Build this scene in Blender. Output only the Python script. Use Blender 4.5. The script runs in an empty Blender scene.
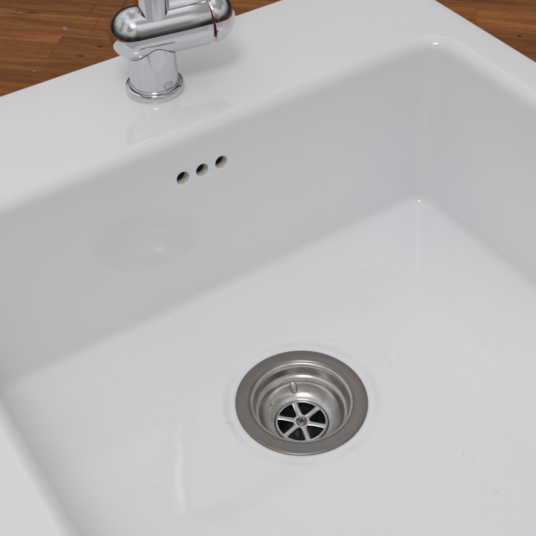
import bpy, bmesh, math, random
from mathutils import Vector, Matrix
random.seed(7)
R = math.radians
scene = bpy.context.scene
COL = scene.collection

# ------------------------------------------------------------------ camera
cam_d = bpy.data.cameras.new('camera'); cam = bpy.data.objects.new('camera', cam_d); COL.objects.link(cam)
cam_d.sensor_width = 36.0; cam_d.lens = 984.9 / 536 * 36; cam_d.clip_start = 0.02; cam_d.clip_end = 100
right = Vector((0.83888646, -0.54378451, -0.02383107))
down = Vector((-0.38931747, -0.56884370, -0.72446446))
fwd = Vector((0.38039640, 0.61702127, -0.68890009))
m = Matrix((( right.x, -down.x, -fwd.x, -0.2971181),
            ( right.y, -down.y, -fwd.y, -0.4342341),
            ( right.z, -down.z, -fwd.z,  0.6558512),
            (0, 0, 0, 1)))
cam.matrix_world = m
scene.camera = cam

# ------------------------------------------------------------------ world: a dim room, lighter towards the ceiling
world = bpy.data.worlds.new('World'); scene.world = world; world.use_nodes = True
wn = world.node_tree.nodes; wl = world.node_tree.links
bg = wn['Background']
tc = wn.new('ShaderNodeTexCoord'); sx = wn.new('ShaderNodeSeparateXYZ'); wr = wn.new('ShaderNodeValToRGB')
mp = wn.new('ShaderNodeMapRange'); mp.inputs['From Min'].default_value = -1; mp.inputs['From Max'].default_value = 1
wl.new(tc.outputs['Generated'], sx.inputs[0]); wl.new(sx.outputs['Z'], mp.inputs['Value']); wl.new(mp.outputs[0], wr.inputs[0])
e = wr.color_ramp.elements
e[0].position = 0.46; e[0].color = (0.022, 0.018, 0.016, 1)
e[1].position = 1.0; e[1].color = (0.69, 0.70, 0.72, 1)
x = e.new(0.58); x.color = (0.054, 0.051, 0.054, 1)
x = e.new(0.69); x.color = (0.33, 0.322, 0.312, 1)
x = e.new(0.80); x.color = (0.47, 0.463, 0.458, 1)
# uneven walls, cupboards and ceiling of the room: a soft irregular variation all round
rn = wn.new('ShaderNodeTexNoise'); rn.inputs['Scale'].default_value = 2.0; rn.inputs['Detail'].default_value = 0.6; rn.inputs['Roughness'].default_value = 0.55
rr0 = wn.new('ShaderNodeValToRGB'); rr0.color_ramp.elements[0].position = 0.40; rr0.color_ramp.elements[0].color = (0.62, 0.59, 0.57, 1)
rr0.color_ramp.elements[1].position = 0.60; rr0.color_ramp.elements[1].color = (1.38, 1.39, 1.41, 1)
wm = wn.new('ShaderNodeMix'); wm.data_type = 'RGBA'; wm.blend_type = 'MULTIPLY'; wm.inputs[0].default_value = 1.0
wl.new(tc.outputs['Generated'], rn.inputs['Vector']); wl.new(rn.outputs['Fac'], rr0.inputs[0])
wl.new(wr.outputs[0], wm.inputs[6]); wl.new(rr0.outputs[0], wm.inputs[7])
wl.new(wm.outputs[2], bg.inputs['Color']); bg.inputs['Strength'].default_value = 1.07

# ------------------------------------------------------------------ lamps
def area(name, loc, target, sx_, sy_, power, color):
    d = bpy.data.lights.new(name, 'AREA'); d.shape = 'ELLIPSE'; d.size = sx_; d.size_y = sy_
    d.energy = power; d.color = color
    o = bpy.data.objects.new(name, d); COL.objects.link(o); o.location = loc
    o.rotation_euler = (Vector(target) - Vector(loc)).to_track_quat('-Z', 'Y').to_euler()
    return o
area('window_light', (-0.50, -0.50, 1.74), (0.02, 0.05, 0.05), 0.48, 0.48, 6.4, (1.0, 0.985, 0.97))

scene.view_settings.view_transform = 'Standard'; scene.view_settings.look = 'None'
scene.view_settings.gamma = 1; scene.view_settings.exposure = 0.0
scene.render.engine = 'CYCLES'
scene.cycles.max_bounces = 9; scene.cycles.diffuse_bounces = 5; scene.cycles.glossy_bounces = 7
scene.cycles.caustics_reflective = True; scene.cycles.blur_glossy = 0.6; scene.cycles.sample_clamp_indirect = 4.0

# ------------------------------------------------------------------ materials
def mat(name):
    m_ = bpy.data.materials.new(name); m_.use_nodes = True
    return m_, m_.node_tree.nodes, m_.node_tree.links, m_.node_tree.nodes['Principled BSDF']
def N(nodes, t, **kw):
    n = nodes.new(t)
    for k, v in kw.items():
        if k in n.inputs: n.inputs[k].default_value = v
        else: setattr(n, k, v)
    return n
def ramp(nodes, stops):
    r_ = nodes.new('ShaderNodeValToRGB'); el = r_.color_ramp.elements
    while len(el) < len(stops): el.new(0.5)
    for q, (p_, c_) in zip(el, stops):
        q.position = p_; q.color = c_ if len(c_) == 4 else (*c_, 1)
    return r_
def mixc(nodes, links, fac, a, b, blend='MIX'):
    mx = nodes.new('ShaderNodeMix'); mx.data_type = 'RGBA'; mx.blend_type = blend
    for sock, v in ((mx.inputs[0], fac), (mx.inputs[6], a), (mx.inputs[7], b)):
        if hasattr(v, 'is_linked'): links.new(v, sock)
        else: sock.default_value = v
    return mx.outputs[2]

DX, DY, DZ = 0.0024, 0.0042, -0.0048       # centre of the drain, the lowest point of the floor
def ceramic():
    m_, n, l, p = mat('white_glaze')
    t = n.new('ShaderNodeTexCoord')
    big = N(n, 'ShaderNodeTexNoise', Scale=7.0, Detail=3.0); l.new(t.outputs['Object'], big.inputs['Vector'])
    c1 = ramp(n, [(0.35, (0.850, 0.858, 0.876)), (0.65, (0.872, 0.878, 0.889))]); l.new(big.outputs['Fac'], c1.inputs[0])
    # faint scuffs left by washing up: thin short grey marks, more of them in the bowl's floor
    mpg = N(n, 'ShaderNodeMapping'); mpg.inputs['Scale'].default_value = (150, 210, 150); mpg.inputs['Rotation'].default_value = (0, 0, -0.5)
    l.new(t.outputs['Object'], mpg.inputs[0])
    sc = N(n, 'ShaderNodeTexNoise', Scale=1.0, Detail=4.0, Roughness=0.7); l.new(mpg.outputs[0], sc.inputs['Vector'])
    c2 = ramp(n, [(0.54, (0, 0, 0)), (0.78, (1, 1, 1))]); l.new(sc.outputs['Fac'], c2.inputs[0])
    pat = N(n, 'ShaderNodeTexNoise', Scale=16.0, Detail=2.0); l.new(t.outputs['Object'], pat.inputs['Vector'])
    c3 = ramp(n, [(0.42, (0, 0, 0)), (0.66, (1, 1, 1))]); l.new(pat.outputs['Fac'], c3.inputs[0])
    geo = n.new('ShaderNodeSeparateXYZ'); l.new(t.outputs['Object'], geo.inputs[0])
    flo = N(n, 'ShaderNodeMapRange'); flo.inputs['From Min'].default_value = 0.012; flo.inputs['From Max'].default_value = 0.006
    flo.inputs['To Min'].default_value = 0.12; flo.inputs['To Max'].default_value = 1.0
    l.new(geo.outputs['Z'], flo.inputs['Value'])
    a1 = N(n, 'ShaderNodeMath', operation='MULTIPLY'); l.new(c2.outputs[0], a1.inputs[0]); l.new(c3.outputs[0], a1.inputs[1])
    a2 = N(n, 'ShaderNodeMath', operation='MULTIPLY'); l.new(a1.outputs[0], a2.inputs[0]); l.new(flo.outputs[0], a2.inputs[1])
    a3 = N(n, 'ShaderNodeMath', operation='MULTIPLY'); l.new(a2.outputs[0], a3.inputs[0]); a3.inputs[1].default_value = 0.25
    col = mixc(n, l, a3.outputs[0], c1.outputs[0], (0.50, 0.49, 0.49, 1))
    # greyish water line round the drain
    dv = N(n, 'ShaderNodeVectorMath', operation='SUBTRACT'); l.new(t.outputs['Object'], dv.inputs[0]); dv.inputs[1].default_value = (DX, DY, 0)
    dz = N(n, 'ShaderNodeVectorMath', operation='MULTIPLY'); l.new(dv.outputs[0], dz.inputs[0]); dz.inputs[1].default_value = (1, 1, 0)
    dn = N(n, 'ShaderNodeVectorMath', operation='LENGTH'); l.new(dz.outputs[0], dn.inputs[0])
    dw = N(n, 'ShaderNodeMath', operation='MULTIPLY_ADD'); l.new(sc.outputs['Fac'], dw.inputs[0]); dw.inputs[1].default_value = 0.004; l.new(dn.outputs['Value'], dw.inputs[2])
    dq = ramp(n, [(0.0640, (0, 0, 0)), (0.0668, (1, 1, 1)), (0.0675, (0.8, 0.8, 0.8)), (0.0700, (0, 0, 0))]); l.new(dw.outputs[0], dq.inputs[0])
    d3 = N(n, 'ShaderNodeMath', operation='MULTIPLY'); l.new(dq.outputs[0], d3.inputs[0]); l.new(c3.outputs[0], d3.inputs[1])
    d4 = N(n, 'ShaderNodeMath', operation='MULTIPLY'); l.new(d3.outputs[0], d4.inputs[0]); d4.inputs[1].default_value = 0.30
    col = mixc(n, l, d4.outputs[0], col, (0.50, 0.47, 0.44, 1))
    # tiny specks
    vo = N(n, 'ShaderNodeTexVoronoi', Scale=38.0); l.new(t.outputs['Object'], vo.inputs['Vector'])
    s1 = ramp(n, [(0.020, (1, 1, 1)), (0.036, (0, 0, 0))]); l.new(vo.outputs['Distance'], s1.inputs[0])
    wv = N(n, 'ShaderNodeSeparateColor'); l.new(vo.outputs['Color'], wv.inputs[0])
    s2 = N(n, 'ShaderNodeMath', operation='GREATER_THAN'); l.new(wv.outputs[0], s2.inputs[0]); s2.inputs[1].default_value = 0.8
    s3 = N(n, 'ShaderNodeMath', operation='MULTIPLY'); l.new(s1.outputs[0], s3.inputs[0]); l.new(s2.outputs[0], s3.inputs[1])
    s4 = N(n, 'ShaderNodeMath', operation='MULTIPLY'); l.new(s3.outputs[0], s4.inputs[0]); s4.inputs[1].default_value = 0.45
    col = mixc(n, l, s4.outputs[0], col, (0.38, 0.35, 0.33, 1))
    l.new(col, p.inputs['Base Color'])
    rg = N(n, 'ShaderNodeMapRange'); rg.inputs['To Min'].default_value = 0.07; rg.inputs['To Max'].default_value = 0.30
    l.new(a2.outputs[0], rg.inputs['Value']); l.new(rg.outputs[0], p.inputs['Roughness'])
    p.inputs['IOR'].default_value = 1.5
    # slow waviness of fired glaze
    wa = N(n, 'ShaderNodeTexNoise', Scale=14.0, Detail=2.0); l.new(t.outputs['Object'], wa.inputs['Vector'])
    b = N(n, 'ShaderNodeBump', Strength=0.09, Distance=0.004); l.new(wa.outputs['Fac'], b.inputs['Height'])
    l.new(b.outputs[0], p.inputs['Normal'])
    return m_

def plain(name, color, rough=0.5, metal=0.0):
    m_, n, l, p = mat(name)
    t = n.new('ShaderNodeTexCoord'); no = N(n, 'ShaderNodeTexNoise', Scale=220.0, Detail=3.0)
    l.new(t.outputs['Object'], no.inputs['Vector'])
    c_ = ramp(n, [(0.3, tuple(v * 0.82 for v in color)), (0.7, tuple(min(1, v * 1.1) for v in color))])
    l.new(no.outputs['Fac'], c_.inputs[0]); l.new(c_.outputs[0], p.inputs['Base Color'])
    p.inputs['Roughness'].default_value = rough; p.inputs['Metallic'].default_value = metal
    return m_

def chrome():
    m_, n, l, p = mat('chrome')
    t = n.new('ShaderNodeTexCoord')
    no = N(n, 'ShaderNodeTexNoise', Scale=90.0, Detail=5.0, Roughness=0.65); l.new(t.outputs['Object'], no.inputs['Vector'])
    r_ = ramp(n, [(0.45, (0.04,) * 3), (0.75, (0.11,) * 3)]); l.new(no.outputs['Fac'], r_.inputs[0])
    l.new(r_.outputs[0], p.inputs['Roughness'])
    sp = N(n, 'ShaderNodeTexNoise', Scale=600.0, Detail=2.0); l.new(t.outputs['Object'], sp.inputs['Vector'])
    c_ = ramp(n, [(0.26, (0.63, 0.64, 0.66)), (0.38, (0.70, 0.715, 0.74))]); l.new(sp.outputs['Fac'], c_.inputs[0])
    l.new(c_.outputs[0], p.inputs['Base Color']); p.inputs['Metallic'].default_value = 1.0
    return m_

def steel(name, base, rough, streak, dirt_shade=0.8):
    """brushed stainless steel, brushed in circles about the drain's axis"""
    m_, n, l, p = mat(name)
    t = n.new('ShaderNodeTexCoord'); s = n.new('ShaderNodeSeparateXYZ'); l.new(t.outputs['Object'], s.inputs[0])
    cb = n.new('ShaderNodeCombineXYZ'); l.new(s.outputs['X'], cb.inputs[0]); l.new(s.outputs['Y'], cb.inputs[1])
    ln = N(n, 'ShaderNodeVectorMath', operation='LENGTH'); l.new(cb.outputs[0], ln.inputs[0])
    at = N(n, 'ShaderNodeMath', operation='ARCTAN2'); l.new(s.outputs['Y'], at.inputs[0]); l.new(s.outputs['X'], at.inputs[1])
    ml = N(n, 'ShaderNodeMath', operation='MULTIPLY'); l.new(ln.outputs['Value'], ml.inputs[0]); ml.inputs[1].default_value = 2600
    mz = N(n, 'ShaderNodeMath', operation='MULTIPLY'); l.new(s.outputs['Z'], mz.inputs[0]); mz.inputs[1].default_value = 1900
    ma = N(n, 'ShaderNodeMath', operation='MULTIPLY'); l.new(at.outputs[0], ma.inputs[0]); ma.inputs[1].default_value = 1.6
    v = n.new('ShaderNodeCombineXYZ'); l.new(ml.outputs[0], v.inputs[0]); l.new(mz.outputs[0], v.inputs[1]); l.new(ma.outputs[0], v.inputs[2])
    no = N(n, 'ShaderNodeTexNoise', Scale=1.0, Detail=3.0); l.new(v.outputs[0], no.inputs['Vector'])
    c_ = ramp(n, [(0.3, tuple(q * (1 - streak) for q in base)), (0.7, tuple(q * (1 + streak) for q in base))])
    l.new(no.outputs['Fac'], c_.inputs[0])
    di = N(n, 'ShaderNodeTexNoise', Scale=60.0, Detail=5.0, Roughness=0.7); l.new(t.outputs['Object'], di.inputs['Vector'])
    dr = ramp(n, [(0.35, (dirt_shade, dirt_shade * 0.98, dirt_shade * 0.96)), (0.6, (1, 1, 1))]); l.new(di.outputs['Fac'], dr.inputs[0])
    l.new(mixc(n, l, 1.0, c_.outputs[0], dr.outputs[0], 'MULTIPLY'), p.inputs['Base Color'])
    rr_ = N(n, 'ShaderNodeMapRange'); rr_.inputs['To Min'].default_value = rough * 0.8; rr_.inputs['To Max'].default_value = rough * 1.35
    l.new(di.outputs['Fac'], rr_.inputs['Value']); l.new(rr_.outputs[0], p.inputs['Roughness'])
    b = N(n, 'ShaderNodeBump', Strength=(0.35 if streak > 0.05 else 0.0), Distance=0.00005); l.new(no.outputs['Fac'], b.inputs['Height'])
    l.new(b.outputs[0], p.inputs['Normal'])
    p.inputs['Metallic'].default_value = 1.0
    return m_

SPOTS = [(0.1461, 0.351, 0.0042, 0.0024, 1.0), (-0.3545, 0.3152, 0.0024, 0.0018, 0.8), (-0.3377, 0.314, 0.012, 0.0024, 0.75), (-0.349, 0.309, 0.016, 0.0018, 0.4),
         (-0.2600, 0.2440, 0.0060, 0.0026, 0.8), (-0.2476, 0.2640, 0.0040, 0.0028, 0.85), (-0.2795, 0.3330, 0.0014, 0.020, 0.5), (-0.2655, 0.303, 0.0012, 0.022, 0.4), (-0.250, 0.344, 0.0015, 0.022, 0.55)]
def wood():
    m_, n, l, p = mat('oiled_oak')
    t = n.new('ShaderNodeTexCoord'); oi = n.new('ShaderNodeObjectInfo')
    off = N(n, 'ShaderNodeVectorMath', operation='SCALE'); l.new(oi.outputs['Location'], off.inputs[0]); off.inputs['Scale'].default_value = 37.0
    ad = N(n, 'ShaderNodeVectorMath', operation='ADD'); l.new(t.outputs['Object'], ad.inputs[0]); l.new(off.outputs[0], ad.inputs[1])
    def noise(scale, det, rough=0.6, dist=0.0):
        mm = n.new('ShaderNodeMapping'); mm.inputs['Scale'].default_value = scale; l.new(ad.outputs[0], mm.inputs[0])
        q = N(n, 'ShaderNodeTexNoise', Scale=1.0, Detail=det, Roughness=rough, Distortion=dist); l.new(mm.outputs[0], q.inputs['Vector'])
        return q.outputs['Fac']
    fig = noise((9, 130, 130), 5, 0.62, 0.6)
    c1 = ramp(n, [(0.25, (0.145, 0.048, 0.0115)), (0.45, (0.260, 0.090, 0.0205)), (0.62, (0.37, 0.140, 0.035)), (0.80, (0.49, 0.212, 0.062))])
    l.new(fig, c1.inputs[0])
    rv = ramp(n, [(0.0, (0.66, 0.62, 0.60)), (0.5, (0.86, 0.84, 0.82)), (1.0, (1.08, 1.08, 1.08))]); osc = n.new('ShaderNodeSeparateColor'); l.new(oi.outputs['Color'], osc.inputs[0]); l.new(osc.outputs[0], rv.inputs[0])
    col = mixc(n, l, 1.0, c1.outputs[0], rv.outputs[0], 'MULTIPLY')
    por = noise((110, 1500, 1500), 3, 0.7)
    c2 = ramp(n, [(0.53, (0, 0, 0)), (0.68, (1, 1, 1))]); l.new(por, c2.inputs[0])
    pm = N(n, 'ShaderNodeMath', operation='MULTIPLY'); l.new(c2.outputs[0], pm.inputs[0]); pm.inputs[1].default_value = 0.5
    col = mixc(n, l, pm.outputs[0], col, (0.050, 0.015, 0.005, 1))
    # knots and dark stains
    vo = N(n, 'ShaderNodeTexVoronoi', Scale=1.0); mm = n.new('ShaderNodeMapping'); mm.inputs['Scale'].default_value = (9, 26, 26)
    nz = N(n, 'ShaderNodeTexNoise', Scale=55.0, Detail=2.0); l.new(ad.outputs[0], nz.inputs['Vector'])
    sc_ = N(n, 'ShaderNodeVectorMath', operation='SCALE'); l.new(nz.outputs['Color'], sc_.inputs[0]); sc_.inputs['Scale'].default_value = 0.012
    a2 = N(n, 'ShaderNodeVectorMath', operation='ADD'); l.new(ad.outputs[0], a2.inputs[0]); l.new(sc_.outputs[0], a2.inputs[1])
    l.new(a2.outputs[0], mm.inputs[0]); l.new(mm.outputs[0], vo.inputs['Vector'])
    k = ramp(n, [(0.030, (1, 1, 1)), (0.13, (0, 0, 0))]); l.new(vo.outputs['Distance'], k.inputs[0])
    km = N(n, 'ShaderNodeMath', operation='MULTIPLY'); l.new(k.outputs[0], km.inputs[0]); km.inputs[1].default_value = 0.8
    col = mixc(n, l, km.outputs[0], col, (0.020, 0.008, 0.004, 1))
    # pale crumbs of limescale and paint
    v2 = N(n, 'ShaderNodeTexVoronoi', Scale=60.0); l.new(ad.outputs[0], v2.inputs['Vector'])
    sp = ramp(n, [(0.05, (1, 1, 1)), (0.085, (0, 0, 0))]); l.new(v2.outputs['Distance'], sp.inputs[0])
    sv = n.new('ShaderNodeSeparateColor'); l.new(v2.outputs['Color'], sv.inputs[0])
    g = N(n, 'ShaderNodeMath', operation='GREATER_THAN'); l.new(sv.outputs[0], g.inputs[0]); g.inputs[1].default_value = 0.90
    g2 = N(n, 'ShaderNodeMath', operation='MULTIPLY'); l.new(sp.outputs[0], g2.inputs[0]); l.new(g.outputs[0], g2.inputs[1])
    g3 = N(n, 'ShaderNodeMath', operation='MULTIPLY'); l.new(g2.outputs[0], g3.inputs[0]); g3.inputs[1].default_value = 0.6
    col = mixc(n, l, g3.outputs[0], col, (0.55, 0.42, 0.33, 1))
    # single knots, stains and scratches where the worktop has them (in stave coordinates u, v)
    ge = n.new('ShaderNodeNewGeometry'); vr = n.new('ShaderNodeVectorRotate'); vr.rotation_type = 'Z_AXIS'; vr.inputs['Angle'].default_value = math.pi / 4
    wb = N(n, 'ShaderNodeTexNoise', Scale=240.0, Detail=3.0); l.new(ge.outputs['Position'], wb.inputs['Vector'])
    ws = N(n, 'ShaderNodeVectorMath', operation='SCALE'); l.new(wb.outputs['Color'], ws.inputs[0]); ws.inputs['Scale'].default_value = 0.0028
    wa = N(n, 'ShaderNodeVectorMath', operation='ADD'); l.new(ge.outputs['Position'], wa.inputs[0]); l.new(ws.outputs[0], wa.inputs[1])
    l.new(wa.outputs[0], vr.inputs['Vector'])
    for (su, sv_, a_, b_, st) in SPOTS:
        ds = N(n, 'ShaderNodeVectorMath', operation='SUBTRACT'); l.new(vr.outputs[0], ds.inputs[0]); ds.inputs[1].default_value = (su, sv_ + 0.002, 0)
        dm = N(n, 'ShaderNodeVectorMath', operation='MULTIPLY'); l.new(ds.outputs[0], dm.inputs[0]); dm.inputs[1].default_value = (1 / a_, 1 / b_, 0)
        dl = N(n, 'ShaderNodeVectorMath', operation='LENGTH'); l.new(dm.outputs[0], dl.inputs[0])
        dr_ = ramp(n, [(0.35, (st,) * 3), (1.0, (0, 0, 0))]); l.new(dl.outputs['Value'], dr_.inputs[0])
        col = mixc(n, l, dr_.outputs[0], col, (0.018, 0.008, 0.004, 1))
    l.new(col, p.inputs['Base Color']); p.inputs['Specular IOR Level'].default_value = 0.22
    rr_ = N(n, 'ShaderNodeMapRange'); rr_.inputs['To Min'].default_value = 0.48; rr_.inputs['To Max'].default_value = 0.68
    l.new(fig, rr_.inputs['Value']); l.new(rr_.outputs[0], p.inputs['Roughness'])
    b = N(n, 'ShaderNodeBump', Strength=0.35, Distance=0.0004); b.invert = True
    l.new(c2.outputs[0], b.inputs['Height']); l.new(b.outputs[0], p.inputs['Normal'])
    return m_

M = {
    'ceramic': ceramic(), 'chrome': chrome(), 'wood': wood(),
    'flange': steel('flange_steel', (0.270, 0.246, 0.230), 0.32, 0.09, 0.93),
    'cup': steel('cup_steel', (0.60, 0.59, 0.575), 0.22, 0.015),
    'grate': steel('grate_steel', (0.66, 0.65, 0.64), 0.16, 0.03),
    'red': plain('red_plastic', (0.30, 0.015, 0.015), 0.35), 'dark': plain('black_rubber', (0.015, 0.015, 0.016), 0.6),
    'pipe': plain('drain_pipe_black', (0.055, 0.062, 0.070), 0.12), 'clay': plain('bare_clay', (0.84, 0.80, 0.72), 0.4),
    'dirt_shade': plain('channel_shade', (0.10, 0.075, 0.05), 0.8), 'mark': plain('etched_mark', (0.48, 0.45, 0.41), 0.45, 0.7), 'crumb': plain('crumb', (0.88, 0.78, 0.58), 0.7),  # channel colour carries the shade of the cavity behind the wall
    'putty': plain('dried_chalk_flake', (0.36, 0.23, 0.155), 0.8), 'core': plain('counter_underlay', (0.05, 0.02, 0.01), 0.8),
}

# ------------------------------------------------------------------ helpers
def obj(name, bm, material, parent=None, smooth=35):
    me = bpy.data.meshes.new(name)
    bmesh.ops.recalc_face_normals(bm, faces=bm.faces)
    bm.to_mesh(me); bm.free()
    me.materials.append(M[material])
    if smooth:
        for p_ in me.polygons: p_.use_smooth = True
        me.set_sharp_from_angle(angle=R(smooth))
    o = bpy.data.objects.new(name, me); COL.objects.link(o)
    if parent: o.parent = parent
    return o
def thing(name, label, cat, loc=(0, 0, 0), rz=0.0):
    o = bpy.data.objects.new(name, None); COL.objects.link(o); o.empty_display_size = 0.05
    o.location = loc; o.rotation_euler = (0, 0, rz); o['label'] = label; o['category'] = cat
    return o
def rings_mesh(rings, closed_ring=True, loop=False, cap0=False, cap1=False):
    bm = bmesh.new(); vs = [[bm.verts.new(p_) for p_ in r_] for r_ in rings]
    n = len(rings[0]); k = len(rings)
    for i in range(k if loop else k - 1):
        a, b = vs[i], vs[(i + 1) % k]
        for j in range(n if closed_ring else n - 1):
            bm.faces.new((a[j], a[(j + 1) % n], b[(j + 1) % n], b[j]))
    if cap0: bm.faces.new(vs[0][::-1])
    if cap1: bm.faces.new(vs[-1])
    return bm
def lathe(profile, seg=64, axis='Z', loop=False, caps=True):
    """profile: (radius, height) pairs turned about an axis"""
    rings = []
    for r_, h in profile:
        r_ = max(r_, 1e-5); ring = []
        for j in range(seg):
            a = 2 * math.pi * j / seg; c_, s_ = r_ * math.cos(a), r_ * math.sin(a)
            ring.append((c_, s_, h) if axis == 'Z' else (h, c_, s_))
        rings.append(ring)
    return rings_mesh(rings, loop=loop, cap0=caps and not loop, cap1=caps and not loop)
def tube(path, radius, seg=32, cap=True):
    rings = []; path = [Vector(p_) for p_ in path]; up = None
    for i, p_ in enumerate(path):
        d = (path[min(i + 1, len(path) - 1)] - path[max(i - 1, 0)]).normalized()
        if up is None: up = d.orthogonal().normalized()
        up = (up - d * up.dot(d)).normalized(); sd = d.cross(up)
        r_ = radius[i] if isinstance(radius, (list, tuple)) else radius
        rings.append([p_ + (up * math.cos(2 * math.pi * j / seg) + sd * math.sin(2 * math.pi * j / seg)) * r_ for j in range(seg)])
    return rings_mesh(rings, cap0=cap, cap1=cap)

# ------------------------------------------------------------------ the wooden worktop (setting): diagonal staves around the sink
Z_TOP = 0.175                     # the sink's rim
Z_WOOD = 0.160
HOLE = (-0.265, 0.296, -0.345, 0.296)     # opening cut for the sink: x0, x1, y0, y1
top = bpy.data.objects.new('worktop', None); COL.objects.link(top); top['kind'] = 'structure'
top.location = (0, 0, Z_WOOD)
Q = math.sqrt(0.5)
def stave(u0, u1, v0, v1, tone):
    L, W, T = u1 - u0, v1 - v0, 0.027
    g = 0.00012
    bm = bmesh.new()
    vs = [bm.verts.new(c_) for c_ in ((g, g, 0), (L - g, g, 0), (L - g, W - g, 0), (g, W - g, 0))]
    bm.faces.new(vs)
    # world = origin + x*U + y*V with U = (Q,-Q), V = (Q,Q)
    ox, oy = (u0 + v0) * Q, (v0 - u0) * Q
    def local_plane(axis, val):
        # world axis coordinate: x_w = ox + Q*x + Q*y ; y_w = oy - Q*x + Q*y
        nrm = Vector((Q, Q, 0)) if axis == 0 else Vector((-Q, Q, 0))
        return nrm * (val - (ox if axis == 0 else oy)), nrm
    for axis, val in ((0, HOLE[0]), (0, HOLE[1]), (1, HOLE[2]), (1, HOLE[3])):
        co, no = local_plane(axis, val)
        bmesh.ops.bisect_plane(bm, geom=bm.verts[:] + bm.edges[:] + bm.faces[:], plane_co=co, plane_no=no)
    dead = []
    for f in bm.faces:
        c_ = f.calc_center_median(); wx, wy = ox + Q * (c_.x + c_.y), oy + Q * (c_.y - c_.x)
        if HOLE[0] < wx < HOLE[1] and HOLE[2] < wy < HOLE[3]: dead.append(f)
    bmesh.ops.delete(bm, geom=dead, context='FACES')
    if not bm.faces: bm.free(); return None
    bmesh.ops.dissolve_limit(bm, angle_limit=0.01, verts=bm.verts[:], edges=bm.edges[:])
    for f in bm.faces:
        if f.normal.z < 0: f.normal_flip()
    topf = bm.faces[:]
    ext = bmesh.ops.extrude_face_region(bm, geom=topf)
    for v in ext['geom']:
        if isinstance(v, bmesh.types.BMVert): v.co.z -= T
    bmesh.ops.recalc_face_normals(bm, faces=bm.faces[:])
    o = obj('stave', bm, 'wood', top, smooth=None)
    o.color = (tone, tone, tone, 1)
    o.location = (ox, oy, random.uniform(-0.00015, 0.0001)); o.rotation_euler = (0, 0, -math.pi / 4)
    return o
V0, SW = 0.235, 0.041
fixed = {0: [-0.2905], 3: [0.1035]}           # end joints that the photograph shows
TONES = {(0, 0): 0.95, (0, 1): 0.42, (-1, 0): 0.40, (1, 0): 0.72, (1, 1): 0.55, (2, 0): 0.30, (3, 0): 0.7, (3, 1): 0.85, (4, 0): 0.35, (4, 1): 0.35, (5, 0): 0.5}
row = -17
rng = random.Random(21)
while V0 + row * SW < 0.80:
    v0 = V0 + row * SW
    js = list(fixed.get(row, []))
    if not js: js = [-0.62 + rng.uniform(0, 0.5)]
    if row == 1: js = [-0.52, 0.02]
    if row == 2: js = [-0.62, 0.34]
    if row == -1: js = [-0.60, 0.30]
    lo, hi = min(js), max(js)
    while lo > -0.85: lo -= rng.uniform(0.28, 0.75); js.append(lo)
    while hi < 0.75: hi += rng.uniform(0.28, 0.75); js.append(hi)
    js = [-0.90] + sorted(j for j in js if -0.82 < j < 0.72) + [0.80]
    for q_, (a, b) in enumerate(zip(js, js[1:])): stave(a, b, v0, v0 + SW, TONES.get((row, sum(1 for z_ in js[:q_ + 1] if z_ > -0.4)), rng.random()))
    row += 1

# ------------------------------------------------------------------ the sink
sink = thing('kitchen_sink', 'white glazed ceramic kitchen sink with a deep square bowl, set diagonally in a wooden worktop', 'sink')
CS, SS = 10, 22
def rrect(x0, x1, y0, y1, rad, z):
    pts = []
    cs = ((x1 - rad, y1 - rad, 0), (x0 + rad, y1 - rad, 90), (x0 + rad, y0 + rad, 180), (x1 - rad, y0 + rad, 270))
    for i, (cx, cy, a0) in enumerate(cs):
        for k in range(CS + 1):
            a = R(a0 + 90 * k / CS); pts.append(Vector((cx + rad * math.cos(a), cy + rad * math.sin(a), z)))
        nx, ny, na = cs[(i + 1) % 4]
        p0 = pts[-1]; p1 = Vector((nx + rad * math.cos(R(na)), ny + rad * math.sin(R(na)), z))
        for k in range(1, SS): pts.append(p0.lerp(p1, k / SS))
    return pts
OUT = (-0.280, 0.3155, -0.360, 0.3155)
WT = (-0.2335, 0.2685, -0.268, 0.1705)     # bowl walls where the lip begins (z ~ 0.16)
WB = (-0.2225, 0.2535, -0.252, 0.1536)     # bowl walls where the floor fillet begins
DEL = R(5.6)
def grow(b, d): return (b[0] - d, b[1] + d, b[2] - d, b[3] + d)
def mixb(a, b, t): return tuple(p_ + (q - p_) * t for p_, q in zip(a, b))
rings = []
ER = 0.0045
rings.append(rrect(*OUT, 0.012, 0.1635))
for k in range(6):                                               # rounded outer edge
    th = R(90 * k / 5); rings.append(rrect(*grow(OUT, -ER * (1 - math.cos(th))), 0.012, Z_TOP - ER + ER * math.sin(th)))
LR, RT = 0.0130, 0.021
lipo = grow(WT, LR * math.cos(DEL))
start = grow(OUT, -ER)
for t in (0.33, 0.66): rings.append(rrect(*mixb(start, lipo, t), 0.012 + (RT + LR - 0.012) * t, Z_TOP))
for k in range(21):                                              # the lip
    th = math.pi / 2 + (DEL - math.pi / 2) * k / 20
    o_ = LR * (math.cos(DEL) - math.cos(th))
    rings.append(rrect(*grow(WT, o_), RT + o_, Z_TOP - LR + LR * math.sin(th)))
FR, RB, ZF = 0.0105, 0.019, 0.0022
zt_, zb_ = Z_TOP - LR + LR * math.sin(DEL), ZF + FR - FR * math.sin(DEL)
for k in range(1, 8):
    t = k / 8; rings.append(rrect(*mixb(WT, WB, t), RT + (RB - RT) * t, zt_ + (zb_ - zt_) * t))
for k in range(11):                                              # fillet into the floor
    ph = DEL + (math.pi / 2 - DEL) * k / 10; i_ = FR * (math.cos(DEL) - math.cos(ph))
    rings.append(rrect(*grow(WB, -i_), RB - i_, ZF + FR - FR * math.sin(ph)))
edge = rings[-1]
def circ(r_, z): 
    out = []
    for p_ in edge:
        a = math.atan2(p_.y - DY, p_.x - DX); out.append(Vector((DX + r_ * math.cos(a), DY + r_ * math.sin(a), DZ + z)))
    return out
c0 = circ(0.074, 0.0)
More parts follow.
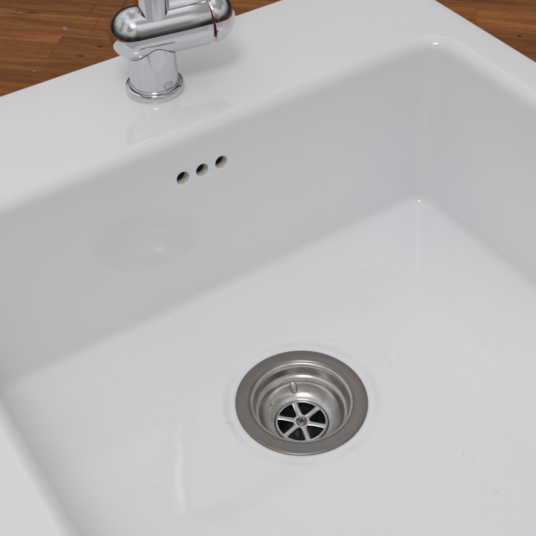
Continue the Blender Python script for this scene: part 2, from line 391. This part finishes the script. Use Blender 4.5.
for k in range(1, 15):                                           # floor falling to the drain
    t = k / 14
    rings.append([Vector((a.x + (b.x - a.x) * t, a.y + (b.y - a.y) * t, DZ + (ZF - DZ) * (1 - t) ** 1.12)) for a, b in zip(edge, c0)])
for r_, z in ((0.0700, -0.0001), (0.0675, -0.0004), (0.0655, -0.0008), (0.0635, -0.0012), (0.0600, -0.0014), (0.0500, -0.0014),
              (0.0480, -0.0030), (0.0480, -0.018), (0.0560, -0.018)): rings.append(circ(r_, z))
ub = grow(WB, 0.012)
rings.append(rrect(*ub, 0.03, -0.020)); rings.append(rrect(*(ub[0], ub[1], ub[2], ub[3] + 0.035), 0.034, 0.0))
rings.append(rrect(*(WT[0] - 0.014, WT[1] + 0.014, WT[2] - 0.014, WT[3] + 0.047), 0.036, 0.148))
rings.append(rrect(*grow(OUT, -0.010), 0.012, 0.1615))
basin = obj('basin', rings_mesh(rings, loop=True), 'ceramic', sink, smooth=None)
# three overflow holes through the back wall
wn_ = Vector((0, -(zt_ - zb_), WT[3] - WB[3])).normalized()      # inward normal of the back wall
def wall_y(z): return WB[3] + (WT[3] - WB[3]) * (z - zb_) / (zt_ - zb_)
HX = ((-0.0081, 0.1337), (0.0110, 0.1338), (0.0301, 0.1340))
HR = 0.0060
cutters = []
for hx, hz in HX:
    prof = [(0.0090, -0.004), (0.0088, -0.0006)] + [(HR + 0.0011 * (1 - math.sin(R(a))), 0.0011 * (1 - math.cos(R(a)))) for a in (8, 25, 45, 65, 90)] + [(HR, 0.03)]
    bm = lathe(prof, 40)
    o = obj('cutter', bm, 'ceramic', None, smooth=None)
    o.matrix_world = Matrix.Translation((hx, wall_y(hz), hz)) @ (-wn_).to_track_quat('Z', 'Y').to_matrix().to_4x4()
    cutters.append(o)
bpy.context.view_layer.update()
for o in cutters:
    md = basin.modifiers.new('cut', 'BOOLEAN'); md.operation = 'DIFFERENCE'; md.object = o; md.solver = 'EXACT'
dg = bpy.context.evaluated_depsgraph_get()
me = bpy.data.meshes.new_from_object(basin.evaluated_get(dg))
basin.modifiers.clear(); basin.data = me
for o in cutters: bpy.data.objects.remove(o)
for p_ in me.polygons: p_.use_smooth = True
me.set_sharp_from_angle(angle=R(28))
for hx, hz in HX:
    mw = Matrix.Translation((hx, wall_y(hz), hz)) @ (-wn_).to_track_quat('Z', 'Y').to_matrix().to_4x4()
    o = obj('overflow_hole', lathe([(HR - 0.0001, 0.0015), (HR - 0.0003, 0.0088), (HR - 0.00005, 0.0088), (HR - 0.00005, 0.0015)], 40, loop=True), 'clay', sink, smooth=30)
    o.matrix_local = mw
    ch = obj('overflow_channel', lathe([(HR - 0.0001, 0.0089), (HR - 0.0001, 0.0280), (0.0005, 0.0285), (0.0005, 0.0290), (HR - 0.00003, 0.0290), (HR - 0.00003, 0.0089)], 40, loop=True), 'dirt_shade', o, smooth=30)  # dark lining past the clay: the cavity's shade painted as brown-black colour

# ------------------------------------------------------------------ the drain
drain = thing('drain_strainer', 'round stainless steel drain with brushed flange and six-spoked grate in the white sink floor', 'drain', (DX, DY, DZ))
fl = [(0.0432, -0.0010), (0.0440, -0.0002), (0.0452, 0.0004), (0.0470, 0.0006), (0.0550, 0.0004), (0.0562, 0.0001), (0.0566, -0.0005), (0.0560, -0.0013), (0.0434, -0.0013)]
obj('flange', lathe(fl, 128, loop=True), 'flange', drain, smooth=50)
cp = [(0.0436, -0.0007), (0.0424, -0.0009), (0.0414, -0.0016), (0.0408, -0.0030), (0.0404, -0.0055), (0.0400, -0.0115), (0.0396, -0.0128), (0.0386, -0.0136), (0.0378, -0.0138),
      (0.0371, -0.0142), (0.0366, -0.0152), (0.0360, -0.0180), (0.0350, -0.0206), (0.0335, -0.0232), (0.0312, -0.0258), (0.0286, -0.0278), (0.0262, -0.0289), (0.0246, -0.0293),
      (0.0238, -0.0298), (0.0235, -0.0306), (0.0235, -0.0335), (0.0250, -0.0335), (0.0300, -0.0300), (0.0372, -0.0225), (0.0400, -0.0150), (0.0420, -0.0120), (0.0432, -0.0060)]
cup = obj('cup', lathe(cp, 128, loop=True), 'cup', drain, smooth=50)
# pressed oval bump on the cup's side
bm = bmesh.new(); bmesh.ops.create_uvsphere(bm, u_segments=24, v_segments=14, radius=1)
for v in bm.verts: v.co = Vector((v.co.x * 0.0034, v.co.y * 0.0018, v.co.z * 0.0058))
ob = obj('pressed_bump', bm, 'cup', cup, smooth=80)
aa = R(68); rr_b = 0.0333
ob.matrix_local = Matrix.Translation((rr_b * math.cos(aa), rr_b * math.sin(aa), -0.0228)) @ Matrix.Rotation(aa - math.pi / 2, 4, 'Z') @ Matrix.Rotation(R(-40), 4, 'X')
# grate
GZ = -0.0296
grate = obj('grate', lathe([(0.0206, GZ - 0.002), (0.0206, GZ + 0.0003), (0.0211, GZ + 0.0009), (0.0222, GZ + 0.0009), (0.0230, GZ + 0.0002), (0.0232, GZ - 0.002)], 96, loop=True), 'grate', drain, smooth=50)
obj('hub', lathe([(0.0072, GZ - 0.002), (0.0074, GZ - 0.0003), (0.0070, GZ + 0.0005), (0.0060, GZ + 0.0007), (0.0051, GZ + 0.0005), (0.0048, GZ - 0.0002)], 48), 'grate', grate, smooth=50)
sp_me = None
for k in range(6):
    if sp_me is None:
        bm = bmesh.new(); prof = [(-0.00175, -0.002), (-0.00175, 0.0), (-0.0011, 0.0007), (0, 0.0008), (0.0011, 0.0007), (0.00175, 0.0), (0.00175, -0.002)]
        a_ = []
        for t in range(7):
            s = t / 6; x_ = 0.0066 + 0.0146 * s; wd = 1.3 + 1.5 * max(0, abs(s - 0.5) * 2 - 0.6) ** 1.6
            a_.append([(x_, y * wd, GZ + z) for y, z in prof])
        o = obj('spoke', rings_mesh(a_, cap0=True, cap1=True), 'grate', grate, smooth=40); sp_me = o.data
    else:
        o = bpy.data.objects.new('spoke', sp_me); COL.objects.link(o); o.parent = grate
    o.rotation_euler = (0, 0, R(12.5 + 60 * k))
# cross-head screw in the hub
bm = lathe([(0.0044, GZ - 0.001), (0.0045, GZ + 0.0004), (0.0040, GZ + 0.0009), (0.0022, GZ + 0.0013), (0.00001, GZ + 0.0014)], 40)
screw = obj('screw', bm, 'flange', grate, smooth=50)
bm = bmesh.new()
for rot in (0, 90):
    g_ = bmesh.ops.create_cube(bm, size=1, matrix=Matrix.Rotation(R(rot + 40), 4, 'Z') @ Matrix.Diagonal((0.0052, 0.0009, 0.0006, 1)))
bmesh.ops.translate(bm, verts=bm.verts[:], vec=(0, 0, GZ + 0.0013))
obj('screw_slot', bm, 'dark', grate, smooth=None)
# the waste pipe below
obj('waste_pipe', lathe([(0.0235, -0.0330), (0.0230, -0.060), (0.0120, -0.072), (0.0001, -0.074), (0.0001, -0.078), (0.025, -0.078), (0.0255, -0.0330)], 64, loop=True), 'pipe', drain, smooth=40)

# ------------------------------------------------------------------ the tap
BA = R(-10.6)
tap = thing('mixer_tap', 'chrome single-lever mixer tap with round-ended horizontal body standing on the sink ledge', 'tap', (0.0118, 0.2462, Z_TOP), BA)
obj('base_ring', lathe([(0.0195, 0.0), (0.0250, 0.0), (0.0254, 0.0008), (0.0254, 0.0044), (0.0250, 0.0057), (0.0239, 0.0063), (0.0231, 0.0065), (0.0227, 0.0072), (0.0224, 0.0080), (0.0218, 0.0085), (0.0195, 0.0085)], 96, loop=True), 'chrome', tap, smooth=40)
AX = 0.0570; BR = 0.0225
obj('column', lathe([(0.0212, 0.0080), (0.0212, 0.020), (0.0212, 0.052)], 96), 'chrome', tap, smooth=40)
S0, S1 = -0.0115, 0.0510
prof = [(BR * math.sin(R(a)), S0 - BR * math.cos(R(a))) for a in range(0, 91, 5)] + [(BR, 0.01), (BR, 0.03), (BR, S1 - 0.0012), (BR - 0.0004, S1 - 0.0003), (BR - 0.0013, S1), (0.015, S1)]
b = obj('body', lathe(prof, 96, axis='X'), 'chrome', tap, smooth=40); b.location = (0, 0, AX)
b = obj('temperature_ring', lathe([(0.012, S1 - 0.001), (BR - 0.0022, S1 + 0.0001), (BR - 0.0018, S1 + 0.0006), (BR - 0.0022, S1 + 0.0012), (0.012, S1 + 0.002)], 96, axis='X'), 'red', tap, smooth=40)
b.location = (0, 0, AX + 0.0016)
b = obj('spindle', lathe([(0.010, S1 - 0.002), (0.0175, S1 - 0.001), (0.0175, S1 + 0.004), (0.010, S1 + 0.005)], 64, axis='X'), 'dark', tap, smooth=40); b.location = (0, 0, AX)
# dark joint where the body sits on the column
jp = []
for k in range(121):
    a = 2 * math.pi * k / 120; x_, y_ = 0.0213 * math.cos(a), 0.0213 * math.sin(a)
    q_ = BR * BR - y_ * y_ - (min(0.0, x_ - S0)) ** 2
    jp.append((x_, y_, AX - math.sqrt(max(q_, 0.0))))
obj('joint_seal', tube(jp, 0.00032, 8, cap=False), 'dark', tap, smooth=60)
prof = [(0.012, 0.0), (BR - 0.0012, 0.0), (BR - 0.0003, 0.0004), (BR, 0.0013)] + [(BR * math.cos(R(a)), 0.0030 + BR * 0.92 * math.sin(R(a))) for a in range(0, 90, 5)] + [(0.0002, 0.0030 + BR * 0.92)]
h = obj('handle', lathe(prof, 96, axis='X'), 'chrome', tap, smooth=40)
h.location = (S1 + 0.0018, 0, AX + 0.0002); h.rotation_euler = (0, R(-6), 0)
lv = obj('lever', tube([(0.010, 0.004, 0.012), (0.014, 0.010, 0.028), (0.020, 0.024, 0.052), (0.028, 0.044, 0.080), (0.034, 0.056, 0.098)], [0.0055, 0.0052, 0.0046, 0.0044, 0.0040], 24), 'chrome', h, smooth=60)
# riser with swan neck swung to the side
path = [(0.0050, -0.0015, 0.062), (0.0050, -0.0015, 0.10), (0.0050, -0.0015, 0.15), (0.0050, -0.0015, 0.20), (0.0050, -0.0015, 0.24)]
for k in range(1, 19):
    a = R(10 * k); path.append((0.0050 + 0.075 * (1 - math.cos(a)), -0.0015 + 0.02 * (1 - math.cos(a)), 0.24 + 0.075 * math.sin(a)))
path.append((path[-1][0], path[-1][1], 0.215))
obj('spout', tube(path, [0.0145, 0.0145, 0.0143, 0.0138, 0.0132] + [0.0125] * 19, 48), 'chrome', tap, smooth=60)
a = obj('aerator', lathe([(0.0134, 0.0), (0.0138, 0.001), (0.0138, 0.014), (0.0132, 0.015), (0.0118, 0.015), (0.0112, 0.004), (0.0, 0.004), (0.0, 0.0)], 48), 'chrome', tap, smooth=40)
a.location = (path[-1][0], path[-1][1], 0.203)
# small stamped mark low on the column
def bend(o_bm, ang, z0, rad):
    for v in o_bm.verts:
        th = ang + v.co.x / rad; rr2 = rad + v.co.z
        v.co = Vector((rr2 * math.cos(th), rr2 * math.sin(th), z0 + v.co.y))
bm = bmesh.new(); n_ = 40; ro = []; ri = []
for k in range(n_):
    a = 2 * math.pi * k / n_; ro.append(bm.verts.new((0.0054 * math.cos(a), 0.0033 * math.sin(a), 0.00008))); ri.append(bm.verts.new((0.0048 * math.cos(a), 0.0027 * math.sin(a), 0.00008)))
for k in range(n_): bm.faces.new((ro[k], ro[(k + 1) % n_], ri[(k + 1) % n_], ri[k]))
fc = bpy.data.curves.new('mark_text', 'FONT'); fc.body = 'DW'; fc.size = 0.0052; fc.align_x = 'CENTER'; fc.align_y = 'CENTER'; fc.resolution_u = 3
fo = bpy.data.objects.new('mark_text', fc); COL.objects.link(fo); bpy.context.view_layer.update()
tm = bpy.data.meshes.new_from_object(fo.evaluated_get(bpy.context.evaluated_depsgraph_get())); bpy.data.objects.remove(fo)
b2 = bmesh.new(); b2.from_mesh(tm)
for v in b2.verts: v.co.z = 0.00008
tmp = bpy.data.meshes.new('tmp'); b2.to_mesh(tmp); b2.free(); bm.from_mesh(tmp)
bend(bm, R(-81) - BA, 0.0128, 0.0212)
obj('stamped_mark', bm, 'mark', tap, smooth=None)

# ------------------------------------------------------------------ small loose things
bm = bmesh.new(); bmesh.ops.create_icosphere(bm, subdivisions=2, radius=1)
for v in bm.verts: v.co = Vector((v.co.x * 0.0012, v.co.y * 0.0012, v.co.z * 0.0019)) * random.uniform(0.8, 1.15)
cr = obj('food_crumb', bm, 'crumb', None, smooth=None)
ca = R(113); cr.location = (DX + 0.0296 * math.cos(ca), DY + 0.0296 * math.sin(ca), DZ - 0.0254); cr.rotation_euler = (R(20), R(-38), R(60))
cr['label'] = 'tiny pale food crumb stuck to the inside of the steel drain'; cr['category'] = 'crumb'
bm = bmesh.new(); vs = [bm.verts.new((x_, y_, 0)) for x_, y_ in ((-0.0045, 0.001), (-0.003, 0.003), (0.0005, 0.0022), (0.004, 0.0005), (0.0048, -0.001), (0.002, -0.0018), (-0.002, -0.0016))]
f = bm.faces.new(vs); ex = bmesh.ops.extrude_face_region(bm, geom=[f])
for v in ex['geom']:
    if isinstance(v, bmesh.types.BMVert): v.co.z += 0.0002
fk = obj('chalk_flake', bm, 'putty', None, smooth=None)
u_, v_ = -0.293, 0.2895
fk.location = ((u_ + v_) * Q, (v_ - u_) * Q, Z_WOOD + 0.0002); fk.rotation_euler = (0, 0, R(-75))
fk['label'] = 'small pale dried flake lying on the brown worktop left of the tap'; fk['category'] = 'flake'
